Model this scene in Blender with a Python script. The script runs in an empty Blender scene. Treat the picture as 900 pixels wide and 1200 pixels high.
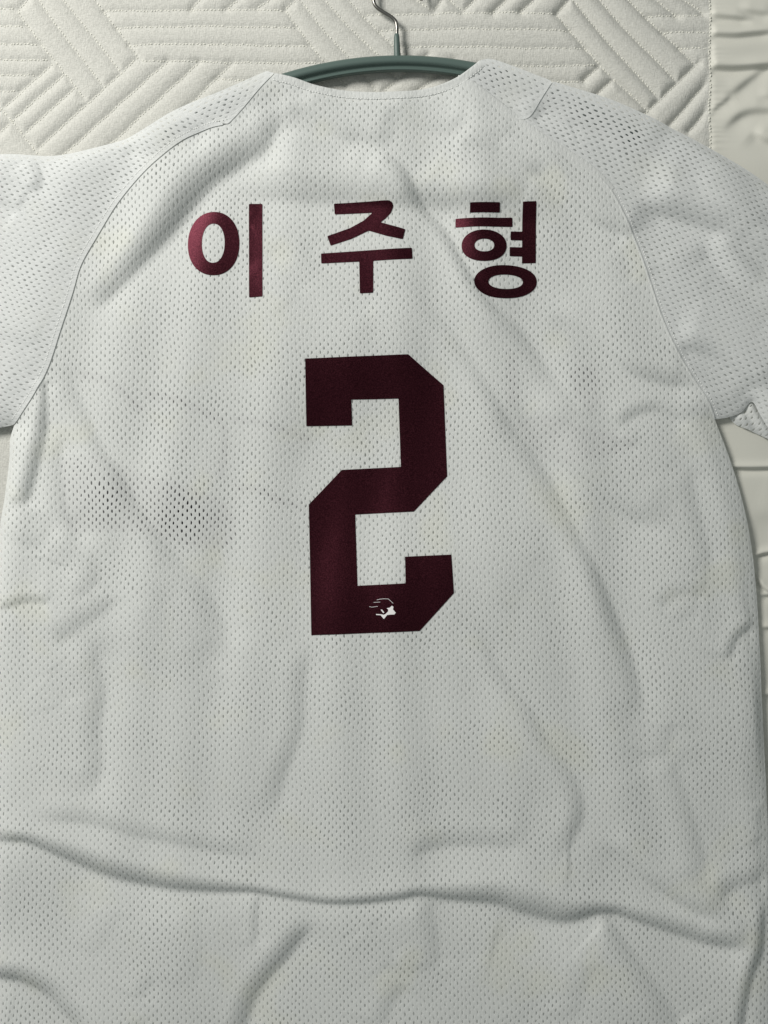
import bpy, bmesh, math, random
import numpy as np

random.seed(7)
rng = np.random.default_rng(11)
scene = bpy.context.scene
COL = scene.collection

# ------------------------------------------------------------------ units
# plan coordinates: u to the right, v downwards on the bed, one unit = 0.6 mm
S = 0.0006
ZREF = 14.0
CAMH = 0.80                       # camera height above the cloth, metres


def W(u, v, z):
    return ((u - 450.0) * S, (600.0 - v) * S, z * S)


# ------------------------------------------------------------------ camera
cam_d = bpy.data.cameras.new('camera')
cam = bpy.data.objects.new('camera', cam_d)
COL.objects.link(cam)
cam.location = (0, 0, CAMH + ZREF * S)
cam_d.sensor_fit = 'VERTICAL'
cam_d.angle = 2 * math.atan(600 * S / CAMH)
cam_d.clip_start = 0.01
cam_d.clip_end = 50
scene.camera = cam

# ------------------------------------------------------------------ world: dim room light
world = bpy.data.worlds.new('World')
scene.world = world
world.use_nodes = True
bg = world.node_tree.nodes['Background']
bg.inputs[0].default_value = (0.90, 0.97, 0.95, 1)
bg.inputs[1].default_value = 0.255

# ------------------------------------------------------------------ the room lamp, up and to the left
ld = bpy.data.lights.new('room_lamp', 'AREA')
ld.shape = 'DISK'
ld.size = 0.60
ld.energy = 29
ld.color = (1.0, 0.975, 0.93)
lamp = bpy.data.objects.new('room_lamp', ld)
COL.objects.link(lamp)
lamp.location = W(-1200, -850, 1750)
tx, ty, tz = W(400, 500, 0)
dx, dy, dz = tx - lamp.location.x, ty - lamp.location.y, tz - lamp.location.z
lamp.rotation_euler = (math.atan2(math.hypot(dx, dy), -dz), 0, math.atan2(dy, dx) - math.pi / 2)

# ------------------------------------------------------------------ view
vs = scene.view_settings
vs.view_transform = 'Standard'
vs.look = 'None'
vs.exposure = 0.0
vs.gamma = 1.0
scene.render.engine = 'CYCLES'
scene.cycles.transparent_max_bounces = 6


# ================================================================== plane geometry helpers
def catmull(pts, per=6):
    """smooth curve through pts (any number of columns)"""
    P = np.asarray(pts, float)
    if len(P) < 3:
        t = np.linspace(0, 1, per + 1)[:, None]
        return P[0] * (1 - t) + P[-1] * t
    E = np.vstack([2 * P[0] - P[1], P, 2 * P[-1] - P[-2]])
    out = []
    for i in range(1, len(E) - 2):
        p0, p1, p2, p3 = E[i - 1], E[i], E[i + 1], E[i + 2]
        for k in range(per):
            t = k / per
            out.append(0.5 * ((2 * p1) + (p2 - p0) * t + (2 * p0 - 5 * p1 + 4 * p2 - p3) * t * t
                              + (3 * p1 - p0 - 3 * p2 + p3) * t ** 3))
    out.append(P[-1])
    return np.array(out)


def poly_dist(X, Y, C):
    """distance, signed distance (right hand side of travel, v down, positive), parameter 0..1"""
    best = np.full(X.shape, 1e18)
    sgn = np.zeros(X.shape)
    par = np.zeros(X.shape)
    n = len(C) - 1
    seg = np.hypot(*(C[1:, :2] - C[:-1, :2]).T)
    cum = np.concatenate([[0], np.cumsum(seg)])
    for i in range(n):
        ax, ay = C[i, 0], C[i, 1]
        bx, by = C[i + 1, 0] - ax, C[i + 1, 1] - ay
        L2 = bx * bx + by * by
        if L2 < 1e-12:
            continue
        px, py = X - ax, Y - ay
        t = np.clip((px * bx + py * by) / L2, 0, 1)
        ex, ey = px - t * bx, py - t * by
        d2 = ex * ex + ey * ey
        m = d2 < best
        best = np.where(m, d2, best)
        cr = bx * py - by * px
        sgn = np.where(m, np.sign(cr), sgn)
        par = np.where(m, (cum[i] + t * seg[i]) / cum[-1], par)
    d = np.sqrt(best)
    return d, d * sgn, par


def near_dist(X, Y, C, R):
    """poly_dist limited to points within R of the curve; the rest get R"""
    out = np.full(X.shape, float(R))
    m = ((X > C[:, 0].min() - R) & (X < C[:, 0].max() + R) & (Y > C[:, 1].min() - R) & (Y < C[:, 1].max() + R))
    if m.any():
        d, _, _ = poly_dist(X[m], Y[m], C)
        out[m] = np.minimum(d, R)
    return out


def inside(X, Y, P):
    r = np.zeros(X.shape, bool)
    n = len(P)
    for i in range(n):
        x1, y1 = P[i]
        x2, y2 = P[(i + 1) % n]
        if y1 == y2:
            continue
        c = ((y1 > Y) != (y2 > Y)) & (X < (x2 - x1) * (Y - y1) / (y2 - y1) + x1)
        r ^= c
    return r


def smooth01(t):
    t = np.clip(t, 0, 1)
    return t * t * (3 - 2 * t)


# ================================================================== the garment's relief
SIL_L = catmull([(-150, 205), (-60, 188), (0, 178), (60, 180), (110, 170), (160, 155), (205, 129), (260, 107), (312, 84)])
SIL_R = catmull([(562, 72), (575, 70), (600, 78), (650, 97), (720, 118), (790, 148), (850, 180), (900, 212), (1000, 290)])
SLEEVE_R_LOW = catmull([(1000, 545), (935, 522), (908, 506), (895, 488), (884, 470), (872, 482), (857, 488), (840, 491)])
SIDE_R = catmull([(840, 491), (855, 530), (868, 570), (880, 620), (888, 680), (893, 760), (897, 850), (901, 930), (906, 1050), (910, 1200), (912, 1340)])
SIDE_L = catmull([(14, 497), (9, 515), (8, 540), (3, 580), (-5, 640), (-14, 800), (-22, 1050), (-25, 1340)])
SLEEVE_L_LOW = catmull([(-150, 522), (-60, 508), (0, 500), (14, 497)])
NECK = catmull([(322, 87), (345, 93), (370, 101), (400, 106), (440, 108.5), (480, 106.5), (510, 101), (535, 92), (553, 80), (562, 72.5)])
RAG_L = catmull([(268, 147), (245, 152), (215, 165), (185, 188), (160, 212), (135, 242), (112, 280), (95, 312), (85, 345), (72, 385), (57, 430), (40, 462), (22, 488), (14, 497)])
RAG_R = catmull([(535, 93), (560, 107), (605, 141), (640, 167), (685, 195), (712, 219), (730, 250), (748, 290), (762, 330), (775, 370), (790, 405), (810, 440), (830, 470), (840, 491)])
SHO_L = catmull([(322, 87), (304, 106), (286, 127), (268, 147)])
SHO_L2 = catmull([(205, 129), (225, 137), (245, 143), (268, 147)])
SHO_R = catmull([(647, 97), (634, 117), (620, 138), (605, 141)])


def hang_y(x):
    return 71.0 + 0.00115 * (x - 470) ** 2


HANG = np.array([(x, hang_y(x)) for x in np.linspace(185, 752, 60)])

# creases: path points (u, v, height, half width), side the cloth drops to, reach behind, reach in front
FOLDS = []


def fold(pts, side, A=None, w=None, back=3.2, front=2.4, fade=0.18):
    P = []
    for p in pts:
        a = p[2] if len(p) > 2 else A
        ww = p[3] if len(p) > 3 else w
        P.append((p[0], p[1], a, ww))
    C = catmull(P, 5)
    d = C[-1, :2] - C[0, :2]
    nr = np.array([-d[1], d[0]])
    want = {'R': (1, 0), 'L': (-1, 0), 'D': (0, 1), 'U': (0, -1), 'RD': (1, 1), 'LD': (-1, 1)}[side]
    s = 1.0 if nr[0] * want[0] + nr[1] * want[1] > 0 else -1.0
    FOLDS.append((C, s, back, front, fade))


# shoulders, neck and upper back
fold([(322, 112, 3, 10), (306, 158, 5, 11), (275, 180, 8, 12), (243, 198, 9, 13), (215, 228, 9, 13), (190, 262, 8, 12), (160, 296, 7, 11), (128, 331, 5, 10), (98, 362, 3, 8)], 'RD', back=2.6, front=2.6, fade=.1)
fold([(345, 112), (368, 130), (395, 147), (425, 160), (458, 174)], 'D', A=4.6, w=10)
fold([(455, 118), (480, 134), (510, 144), (545, 148)], 'D', A=2.6, w=9)
fold([(335, 150), (330, 180), (322, 205)], 'L', A=2.4, w=10)
fold([(395, 172, 1.5, 7), (433, 180, 3.5, 8), (460, 197, 4.2, 8), (476, 219, 4, 7), (493, 245, 3.5, 6), (516, 272, 3.5, 6), (536, 308, 3.8, 6), (553, 339, 4, 7), (576, 366, 4, 7), (600, 387, 3.5, 8), (622, 420, 3.2, 9), (650, 462, 2.5, 9), (680, 492, 1.5, 9)], 'R', fade=.06)
fold([(470, 330, .8, 8), (505, 372, 1.6, 8), (527, 400, 2.3, 8), (553, 440, 2.8, 8), (573, 472, 2.8, 8), (593, 505, 3.0, 8), (612, 530, 3.3, 9), (635, 565, 3.4, 9), (655, 605, 3.7, 9), (672, 640, 3.7, 8.5), (690, 670, 3.7, 8), (710, 717, 3.6, 8), (730, 767, 3.0, 8), (743, 820, 2, 8), (750, 850, .8, 8)], 'R', fade=.06)
fold([(535, 158, 1, 7), (562, 163, 3, 8), (589, 172, 4, 9), (620, 190, 4.6, 9), (640, 198, 4.6, 8), (667, 227, 4.2, 7), (700, 253, 4, 7), (730, 268, 3, 6), (745, 280, 2, 6)], 'D', fade=.08)
fold([(525, 138), (549, 143), (572, 153), (600, 160)], 'D', A=1.8, w=6)
fold([(480, 206), (500, 220), (525, 226), (560, 224), (590, 228), (612, 236)], 'D', A=2.8, w=10)
fold([(255, 203), (310, 214), (370, 219), (430, 219), (500, 228), (580, 236), (660, 248)], 'D', A=5, w=13)
fold([(340, 285), (365, 320), (395, 350), (420, 370), (445, 380)], 'R', A=1.6, w=10)
fold([(300, 300), (330, 330), (350, 355)], 'R', A=1.2, w=9)
fold([(640, 355, 1, 8), (667, 370, 2.6, 8), (710, 403, 3.6, 8), (740, 427, 4.2, 8), (773, 438, 4, 8), (800, 443, 3.4, 8), (832, 448, 2, 8)], 'D')
fold([(720, 500), (738, 482), (767, 474), (790, 481), (815, 492)], 'D', A=2.6, w=6)
fold([(722, 512), (735, 518), (748, 518)], 'D', A=1.2, w=4)
fold([(755, 330), (742, 300), (735, 275)], 'L', A=1.2, w=7)
fold([(612, 455), (640, 500), (668, 538), (690, 557), (727, 587), (760, 603), (790, 611)], 'D', A=3.4, w=10)
fold([(798, 545), (806, 585), (816, 624), (828, 672)], 'R', A=1.8, w=8)
fold([(765, 712), (780, 696), (800, 688), (830, 692)], 'D', A=2.0, w=7)
fold([(790, 730), (800, 715), (820, 712)], 'D', A=1.2, w=7)
fold([(850, 775), (857, 752), (868, 738), (888, 729)], 'R', A=3.2, w=5, back=4, front=3)
# left flank
fold([(50, 442, 5, 3), (49, 470, 10, 4), (46, 500, 11, 6), (38, 535, 10, 7), (28, 572, 7, 7), (20, 598, 3, 6)], 'R', back=3.5, front=1.7, fade=.12)
fold([(62, 430, 1, 7), (78, 458, 2.2, 8), (93, 490, 3.2, 8), (110, 530, 4.2, 9), (133, 563, 4.6, 9), (153, 597, 4.6, 9), (180, 636, 4, 9), (205, 668, 3.4, 10), (230, 697, 3, 10), (247, 727, 2.6, 10), (262, 772, 1.5, 10)], 'R', fade=.08)
fold([(62, 500), (60, 540), (64, 580), (75, 620), (95, 656)], 'R', A=2.8, w=8)
fold([(70, 610), (88, 632), (103, 660), (100, 682), (76, 690)], 'R', A=2.4, w=9)
fold([(128, 690), (118, 706), (93, 722), (55, 748)], 'RD', A=2.4, w=9)
fold([(-10, 712), (10, 706), (32, 700), (64, 702)], 'D', A=2.4, w=4.5)
fold([(0, 612), (25, 628), (60, 632)], 'D', A=1.6, w=8)
fold([(98, 745), (104, 780), (111, 810), (105, 853), (107, 897), (97, 935)], 'R', A=2.6, w=9)
fold([(50, 790), (62, 805), (70, 830)], 'R', A=1.2, w=8)
fold([(170, 690), (195, 740), (235, 775), (270, 800)], 'R', A=1.0, w=10)
# middle
fold([(352, 748), (346, 800), (343, 850), (330, 888), (320, 915), (312, 962)], 'R', A=2.2, w=9)
fold([(545, 725), (567, 770), (590, 807), (613, 835), (634, 873), (657, 903), (672, 933), (672, 960), (657, 987), (635, 1004)], 'R', A=2.6, w=8)
fold([(470, 996), (500, 986), (533, 980), (583, 980), (620, 985)], 'D', A=2.4, w=9)
fold([(30, 944), (60, 950), (110, 955), (160, 969), (200, 977), (270, 992), (310, 1000)], 'D', A=2.2, w=8)
fold([(770, 890), (776, 865), (782, 842)], 'R', A=1.8, w=8)
fold([(775, 880), (787, 920), (803, 967), (813, 1007), (818, 1040)], 'R', A=2.6, w=10)
fold([(620, 640), (600, 690), (585, 720)], 'R', A=0.9, w=12)
# the long ridge across the lower back
fold([(-40, 978, 2, 7), (7, 979, 3.5, 6), (33, 981, 5, 6), (67, 993, 7, 8), (110, 1009, 9, 10), (150, 1021, 10, 10), (200, 1031, 9, 9), (250, 1037, 7, 7), (297, 1041, 5, 4.5), (333, 1047, 5, 4.5), (383, 1054, 5.5, 4.5), (433, 1052, 5.5, 5), (473, 1047, 4.5, 5), (490, 1044, 4, 5), (533, 1047, 6, 8), (583, 1048, 8, 11), (610, 1055, 9.5, 13), (640, 1063, 9.5, 13), (667, 1068, 8, 11), (710, 1063, 5.5, 6), (750, 1073, 6.5, 7), (800, 1087, 7, 9), (840, 1098, 6, 9), (885, 1104, 2.5, 8)], 'D', back=2.6, front=2.3, fade=.03)
fold([(705, 975, 1, 8), (733, 997, 2.6, 8), (760, 1023, 4.2, 8), (787, 1043, 5, 8), (817, 1060, 4, 8), (852, 1074, 2, 8)], 'D')
fold([(835, 1048), (850, 1038), (867, 1029), (905, 1020)], 'D', A=2.8, w=8)
fold([(896, 940), (893, 965), (900, 985)], 'R', A=2.5, w=5)
fold([(896, 1050), (892, 1085), (888, 1112), (877, 1140), (868, 1180), (862, 1230)], 'R', A=3.6, w=6)
fold([(700, 1078, 2, 5), (712, 1090, 3.4, 7), (740, 1133, 4.4, 9), (767, 1173, 4.4, 10), (790, 1212, 3, 10)], 'R', fade=.08)
fold([(690, 1120), (675, 1150), (660, 1200)], 'RD', A=1.8, w=10)
fold([(362, 1070), (350, 1087), (330, 1113), (307, 1140), (290, 1165), (277, 1200), (270, 1230)], 'RD', A=4, w=9)
fold([(299, 1046), (297, 1075), (296, 1110)], 'R', A=1.8, w=4)
fold([(440, 1205), (450, 1175), (470, 1145)], 'RD', A=2.2, w=8)
fold([(425, 1085), (445, 1110), (460, 1130)], 'R', A=1.4, w=7)
fold([(494, 1055), (502, 1095), (506, 1140)], 'R', A=2.0, w=8)
fold([(-20, 1138, 6, 8), (10, 1140, 8, 9), (27, 1143, 9, 10), (57, 1158, 10, 11), (77, 1178, 10, 11), (97, 1200, 9, 11), (115, 1232, 6, 10)], 'D', back=2.6, front=4, fade=.08)
fold([(160, 1170), (168, 1152), (182, 1145)], 'RD', A=1.4, w=6)
fold([(130, 1062), (118, 1090), (95, 1120)], 'RD', A=1.2, w=10)
fold([(215, 1060), (225, 1110), (215, 1160)], 'R', A=1.0, w=10)
fold([(560, 1110), (600, 1150), (620, 1200)], 'R', A=1.2, w=14)
# sleeves
fold([(30, 184), (40, 198), (43, 211), (36, 226)], 'R', A=3.4, w=5)
fold([(-15, 226), (2, 232), (24, 245)], 'D', A=3.4, w=6)
fold([(132, 178), (158, 165), (185, 152), (215, 145), (252, 146)], 'D', A=4.4, w=7)
fold([(-10, 388), (20, 393), (45, 404)], 'D', A=1.2, w=7)
fold([(80, 210), (60, 250), (20, 300)], 'RD', A=1.0, w=12)
fold([(100, 235), (85, 290), (60, 330)], 'RD', A=1.0, w=12)
fold([(0, 452), (25, 455), (45, 448)], 'D', A=1.0, w=9)
fold([(616, 141), (632, 121), (648, 101)], 'R', A=4, w=7, back=2.5)
fold([(652, 150), (668, 137), (700, 150), (727, 173), (767, 196), (800, 228)], 'D', A=1.8, w=6)
fold([(745, 225), (775, 236), (800, 243), (833, 253), (867, 267), (897, 288), (940, 320)], 'D', A=8, w=11)
fold([(812, 208), (847, 238), (900, 268)], 'D', A=1.8, w=6)
fold([(828, 275), (845, 296), (867, 323), (892, 344), (930, 370)], 'D', A=5, w=8)
fold([(790, 396), (810, 400), (840, 411), (877, 437), (905, 455)], 'D', A=5, w=8)
fold([(770, 300), (800, 330), (830, 345)], 'D', A=1.2, w=9)

WAVES = []
for k in range(46):
    lam = 10 ** rng.uniform(math.log10(110), math.log10(380))
    th = rng.uniform(0, math.pi)
    WAVES.append((math.cos(th) * 2 * math.pi / lam, math.sin(th) * 2 * math.pi / lam, rng.uniform(0, 6.28),
                  (lam / 200) ** 1.3 * 0.62))


DRAPES = [(150, 0.4, 210, 0.5), (118, 2.1, 170, -0.4), (92, 4.0, 190, 0.7), (71, 1.2, 140, -0.6), (54, 5.1, 120, 0.4), (205, 3.3, 260, -0.3)]

# cross section of a crease: rounded crest, steepening fall, sharp foot, slow recovery
FX = np.linspace(-8, 8, 3201)
_p = smooth01((FX + 1.0) / 1.55) * (1 - smooth01((FX - 0.45) / 0.60))
_p = _p - 0.27 * np.exp(-np.maximum(FX - 1.05, 0) / 1.75) * smooth01((FX - 0.75) / 0.6) - 0.24 * np.exp(np.minimum(FX + 1.0, 0) / 1.9) * (1 - smooth01((FX + 1.2) / 0.8))
FY = np.cumsum(_p) * (FX[1] - FX[0])
FY = FY - FY[0] - (FY[-1] - FY[0]) * smooth01((FX + 8) / 16)


def relief(X, Y):
    """height of the back of the garment above the bed"""
    X = np.asarray(X, float)
    Y = np.asarray(Y, float)
    ds = np.full(X.shape, 60.0)
    for C in (SIL_L, SIL_R, SIDE_R, SIDE_L, SLEEVE_R_LOW, SLEEVE_L_LOW):
        ds = np.minimum(ds, near_dist(X, Y, C, 60))
    t = np.clip(ds / 34, 0, 1)
    B = 5.5 + 8.5 * (1 - (1 - t) ** 2.2)
    dn = near_dist(X, Y, NECK, 40)
    B = B - 2.0 * np.exp(-(dn / 8) ** 2)
    wob = np.zeros(X.shape)
    for kx, ky, ph, a in WAVES:
        wob += a * np.sin(kx * X + ky * Y + ph + 0.6 * np.sin(0.011 * X - 0.013 * Y + ph * 2))
    F = 0.30 * wob
    fan = (X - 450) / (0.75 + 0.00055 * (Y - 100))
    for lam, ph, ty, sl in DRAPES:
        F += lam * 0.0085 * np.sin(2 * math.pi * fan / lam + ph + 0.9 * np.sin(Y / ty + ph * 1.7) + sl * Y / 300.0) * (0.55 + 0.45 * np.sin(Y / (ty * 1.3) + ph * 3))
    # shallow dip and tilts under the lettering
    g = lambda cx, cy, rx, ry: np.exp(-((X - cx) / rx) ** 2 - ((Y - cy) / ry) ** 2)
    F += 0.075 * (X - 440) * g(440, 670, 130, 110)
    F += -0.085 * ((Y - 450) + (X - 440)) * g(440, 445, 95, 80)
    F += -0.065 * ((X - 590) + 0.6 * (Y - 290)) * g(590, 290, 105, 95)
    F += -0.050 * (X - 250) * g(250, 285, 60, 70)
    F += -8.0 * np.exp(-((X - 450) / 170) ** 2) * np.exp(-((Y - 555 - 0.06 * (X - 450)) / 105) ** 2)
    for C, s, back, front, fade in FOLDS:
        R = max(back, front) * C[:, 3].max() * 3.9
        m = ((X > C[:, 0].min() - R) & (X < C[:, 0].max() + R) & (Y > C[:, 1].min() - R) & (Y < C[:, 1].max() + R))
        if not m.any():
            continue
        d, sd, par = poly_dist(X[m], Y[m], C)
        sd = sd * s
        seg = np.hypot(*(C[1:, :2] - C[:-1, :2]).T)
        cum = np.concatenate([[0], np.cumsum(seg)])
        cum /= cum[-1]
        A = np.interp(par, cum, C[:, 2]) * smooth01(par / fade) * smooth01((1 - par) / fade)
        w = np.interp(par, cum, C[:, 3]) * 1.8
        L = np.where(sd < 0, back, front) * w
        A = np.minimum(A, 0.40 * w)
        k_len = 0.62 + 0.38 * min(1.0, max(0.0, (seg.sum() - 60) / 120))
        F[m] += -1.95 * k_len * A * np.interp(sd / w, FX, FY) * np.exp(-(sd / (L * 1.6)) ** 4)
    H = B + F * smooth01(ds / 14)
    hd = near_dist(X, Y, HANG, 60)
    top = 18.0 - (hd / 10.5) ** 2
    k = 0.55
    H = np.where(top > H - 14, np.logaddexp(k * H, k * np.maximum(top, -60)) / k, H)
    # never into the bed
    H = np.where(H < 6, 3.2 + 2.8 * np.exp((np.minimum(H, 6) - 6) / 2.8), H)
    return H


# ================================================================== object helpers
def tag(o, label=None, cat=None, group=None, kind=None):
    if label: o['label'] = label
    if cat: o['category'] = cat
    if group: o['group'] = group
    if kind: o['kind'] = kind
    return o


def empty(name, loc=(0, 0, 0)):
    o = bpy.data.objects.new(name, None)
    o.empty_display_size = 0.05
    o.location = loc
    COL.objects.link(o)
    return o


def link(name, me, m, parent=None):
    o = bpy.data.objects.new(name, me)
    COL.objects.link(o)
    me.materials.append(m)
    if parent is not None:
        o.parent = parent
        p = parent
        loc = np.zeros(3)
        while p is not None:
            loc += np.array(p.location)
            p = p.parent
        o.location = tuple(-loc)
    return o


def mesh_from(V, Fq, name, smooth=True):
    me = bpy.data.meshes.new(name)
    V = np.asarray(V, np.float32)
    Fq = np.asarray(Fq, np.int32)
    n, k = Fq.shape
    me.vertices.add(len(V))
    me.vertices.foreach_set('co', V.ravel())
    me.loops.add(n * k)
    me.loops.foreach_set('vertex_index', Fq.ravel())
    me.polygons.add(n)
    me.polygons.foreach_set('loop_start', np.arange(0, n * k, k, dtype=np.int32))
    me.polygons.foreach_set('loop_total', np.full(n, k, np.int32))
    me.polygons.foreach_set('use_smooth', np.full(n, smooth, bool))
    me.update(calc_edges=True)
    return me


def set_uv(me, uv):
    lay = me.uv_layers.new(name='UVMap')
    idx = np.empty(len(me.loops), np.int32)
    me.loops.foreach_get('vertex_index', idx)
    lay.data.foreach_set('uv', np.asarray(uv, np.float32)[idx].ravel())


def set_attr(me, name, val):
    a = me.attributes.new(name, 'FLOAT', 'POINT')
    a.data.foreach_set('value', np.asarray(val, np.float32))


# where the knit is stretched so that its eyelets stand open
OPEN = [(125, 585, 60, .95), (215, 604, 60, 1.1), (180, 500, 90, .8), (320, 500, 60, .6), (684, 455, 40, .75), (640, 515, 45, .6), (200, 205, 55, 1.0),
        (150, 255, 45, .8), (745, 165, 60, 1.0), (690, 140, 50, .9), (660, 165, 50, .8), (560, 250, 50, .6), (860, 1140, 60, .6), (780, 790, 70, .6)]


def sheet(outline, step, zfun, name, angle=0.0, solid_lines=(), lift=None):
    """a cloth panel cut to an outline, on a fine grid whose rim is drawn onto the outline"""
    P = np.asarray(outline, float)
    x0, y0 = P.min(0) - step
    x1, y1 = P.max(0) + step
    xs = np.arange(x0, x1 + step, step)
    ys = np.arange(y0, y1 + step, step)
    X, Y = np.meshgrid(xs, ys)
    ins = inside(X, Y, P)
    C = np.vstack([P, P[:1]])
    dist = near_dist(X, Y, C, step * 3) if X.size < 60000 else None
    if dist is None:
        # only the rim needs distances
        rim = np.zeros(ins.shape, bool)
        for sy in (-1, 0, 1):
            for sx in (-1, 0, 1):
                rim |= np.roll(np.roll(ins, sy, 0), sx, 1) != ins
        dist = np.full(X.shape, step * 3.0)
        d, _, _ = poly_dist(X[rim], Y[rim], C)
        dist[rim] = d
    ok = ins | (dist < 0.5 * step)
    q = ok[:-1, :-1] & ok[1:, :-1] & ok[:-1, 1:] & ok[1:, 1:]
    idx = np.arange(X.size).reshape(X.shape)
    a, b, c, d4 = idx[:-1, :-1][q], idx[:-1, 1:][q], idx[1:, 1:][q], idx[1:, :-1][q]
    Fq = np.stack([a, d4, c, b], 1)
    cnt = np.bincount(Fq.ravel(), minlength=X.size)
    rimv = np.where((cnt > 0) & (cnt < 4))[0]
    Xf, Yf = X.ravel().copy(), Y.ravel().copy()
    # snap the rim to the outline
    bx, by = Xf[rimv], Yf[rimv]
    best = np.full(bx.shape, 1e18)
    nx, ny = bx.copy(), by.copy()
    for i in range(len(C) - 1):
        ax, ay = C[i]
        ex, ey = C[i + 1] - C[i]
        L2 = ex * ex + ey * ey
        if L2 < 1e-9:
            continue
        t = np.clip(((bx - ax) * ex + (by - ay) * ey) / L2, 0, 1)
        qx, qy = ax + t * ex, ay + t * ey
        d2 = (bx - qx) ** 2 + (by - qy) ** 2
        m = d2 < best
        best = np.where(m, d2, best)
        nx = np.where(m, qx, nx)
        ny = np.where(m, qy, ny)
    good = best < (2.2 * step) ** 2
    Xf[rimv[good]] = nx[good]
    Yf[rimv[good]] = ny[good]
    used = np.where(cnt > 0)[0]
    remap = np.full(X.size, -1)
    remap[used] = np.arange(len(used))
    Fq = remap[Fq]
    ux, uy = Xf[used], Yf[used]
    uz = zfun(ux, uy)
    if lift is not None:
        uz = uz + lift(ux, uy)
    V = np.stack([(ux - 450) * S, (600 - uy) * S, uz * S], 1)
    me = mesh_from(V, Fq, name)
    ca, sa = math.cos(angle), math.sin(angle)
    set_uv(me, np.stack([ux * ca + uy * sa, -ux * sa + uy * ca], 1))
    so = np.zeros(ux.shape)
    for L, w in solid_lines:
        so = np.maximum(so, 1 - smooth01((near_dist(ux, uy, L, w * 2) - w * 0.8) / (w * 0.4)))
    set_attr(me, 'solid', so)
    op = np.zeros(ux.shape)
    for cx, cy, r, k in OPEN:
        op = np.maximum(op, k * np.exp(-((ux - cx) ** 2 + (uy - cy) ** 2) / r ** 2))
    set_attr(me, 'open', op)
    return me


# ================================================================== materials
def new_mat(name):
    m = bpy.data.materials.new(name)
    m.use_nodes = True
    nt = m.node_tree
    for n in list(nt.nodes):
        nt.nodes.remove(n)
    out = nt.nodes.new('ShaderNodeOutputMaterial')
    return m, nt, out


class NB:
    """tiny node builder"""
    def __init__(self, nt):
        self.nt = nt

    def n(self, t, **kw):
        o = self.nt.nodes.new(t)
        for k, v in kw.items():
            setattr(o, k, v)
        return o

    def put(self, sock, v):
        if hasattr(v, 'is_output'):
            self.nt.links.new(v, sock)
        else:
            sock.default_value = v

    def math(self, op, a, b=0.0, c=0.0):
        o = self.n('ShaderNodeMath', operation=op)
        self.put(o.inputs[0], a); self.put(o.inputs[1], b); self.put(o.inputs[2], c)
        return o.outputs[0]

    def vmath(self, op, a, b=(0, 0, 0)):
        o = self.n('ShaderNodeVectorMath', operation=op)
        self.put(o.inputs[0], a)
        if op not in ('FRACTION', 'LENGTH'):
            self.put(o.inputs[1], b)
        return o.outputs['Value'] if op in ('LENGTH', 'DOT_PRODUCT') else o.outputs[0]

    def noise(self, vec, scale, detail=2.0, rough=0.5):
        o = self.n('ShaderNodeTexNoise')
        self.put(o.inputs['Vector'], vec)
        o.inputs['Scale'].default_value = scale
        o.inputs['Detail'].default_value = detail
        o.inputs['Roughness'].default_value = rough
        return o

    def ramp(self, v, a, b, lo=0.0, hi=1.0, smooth=True):
        o = self.n('ShaderNodeMapRange')
        if smooth:
            o.interpolation_type = 'SMOOTHSTEP'
        self.put(o.inputs[0], v)
        o.inputs[1].default_value = a; o.inputs[2].default_value = b
        o.inputs[3].default_value = lo; o.inputs[4].default_value = hi
        return o.outputs[0]

    def mix(self, f, a, b):
        o = self.n('ShaderNodeMix', data_type='RGBA')
        self.put(o.inputs[0], f); self.put(o.inputs[6], a); self.put(o.inputs[7], b)
        return o.outputs[2]


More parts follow.
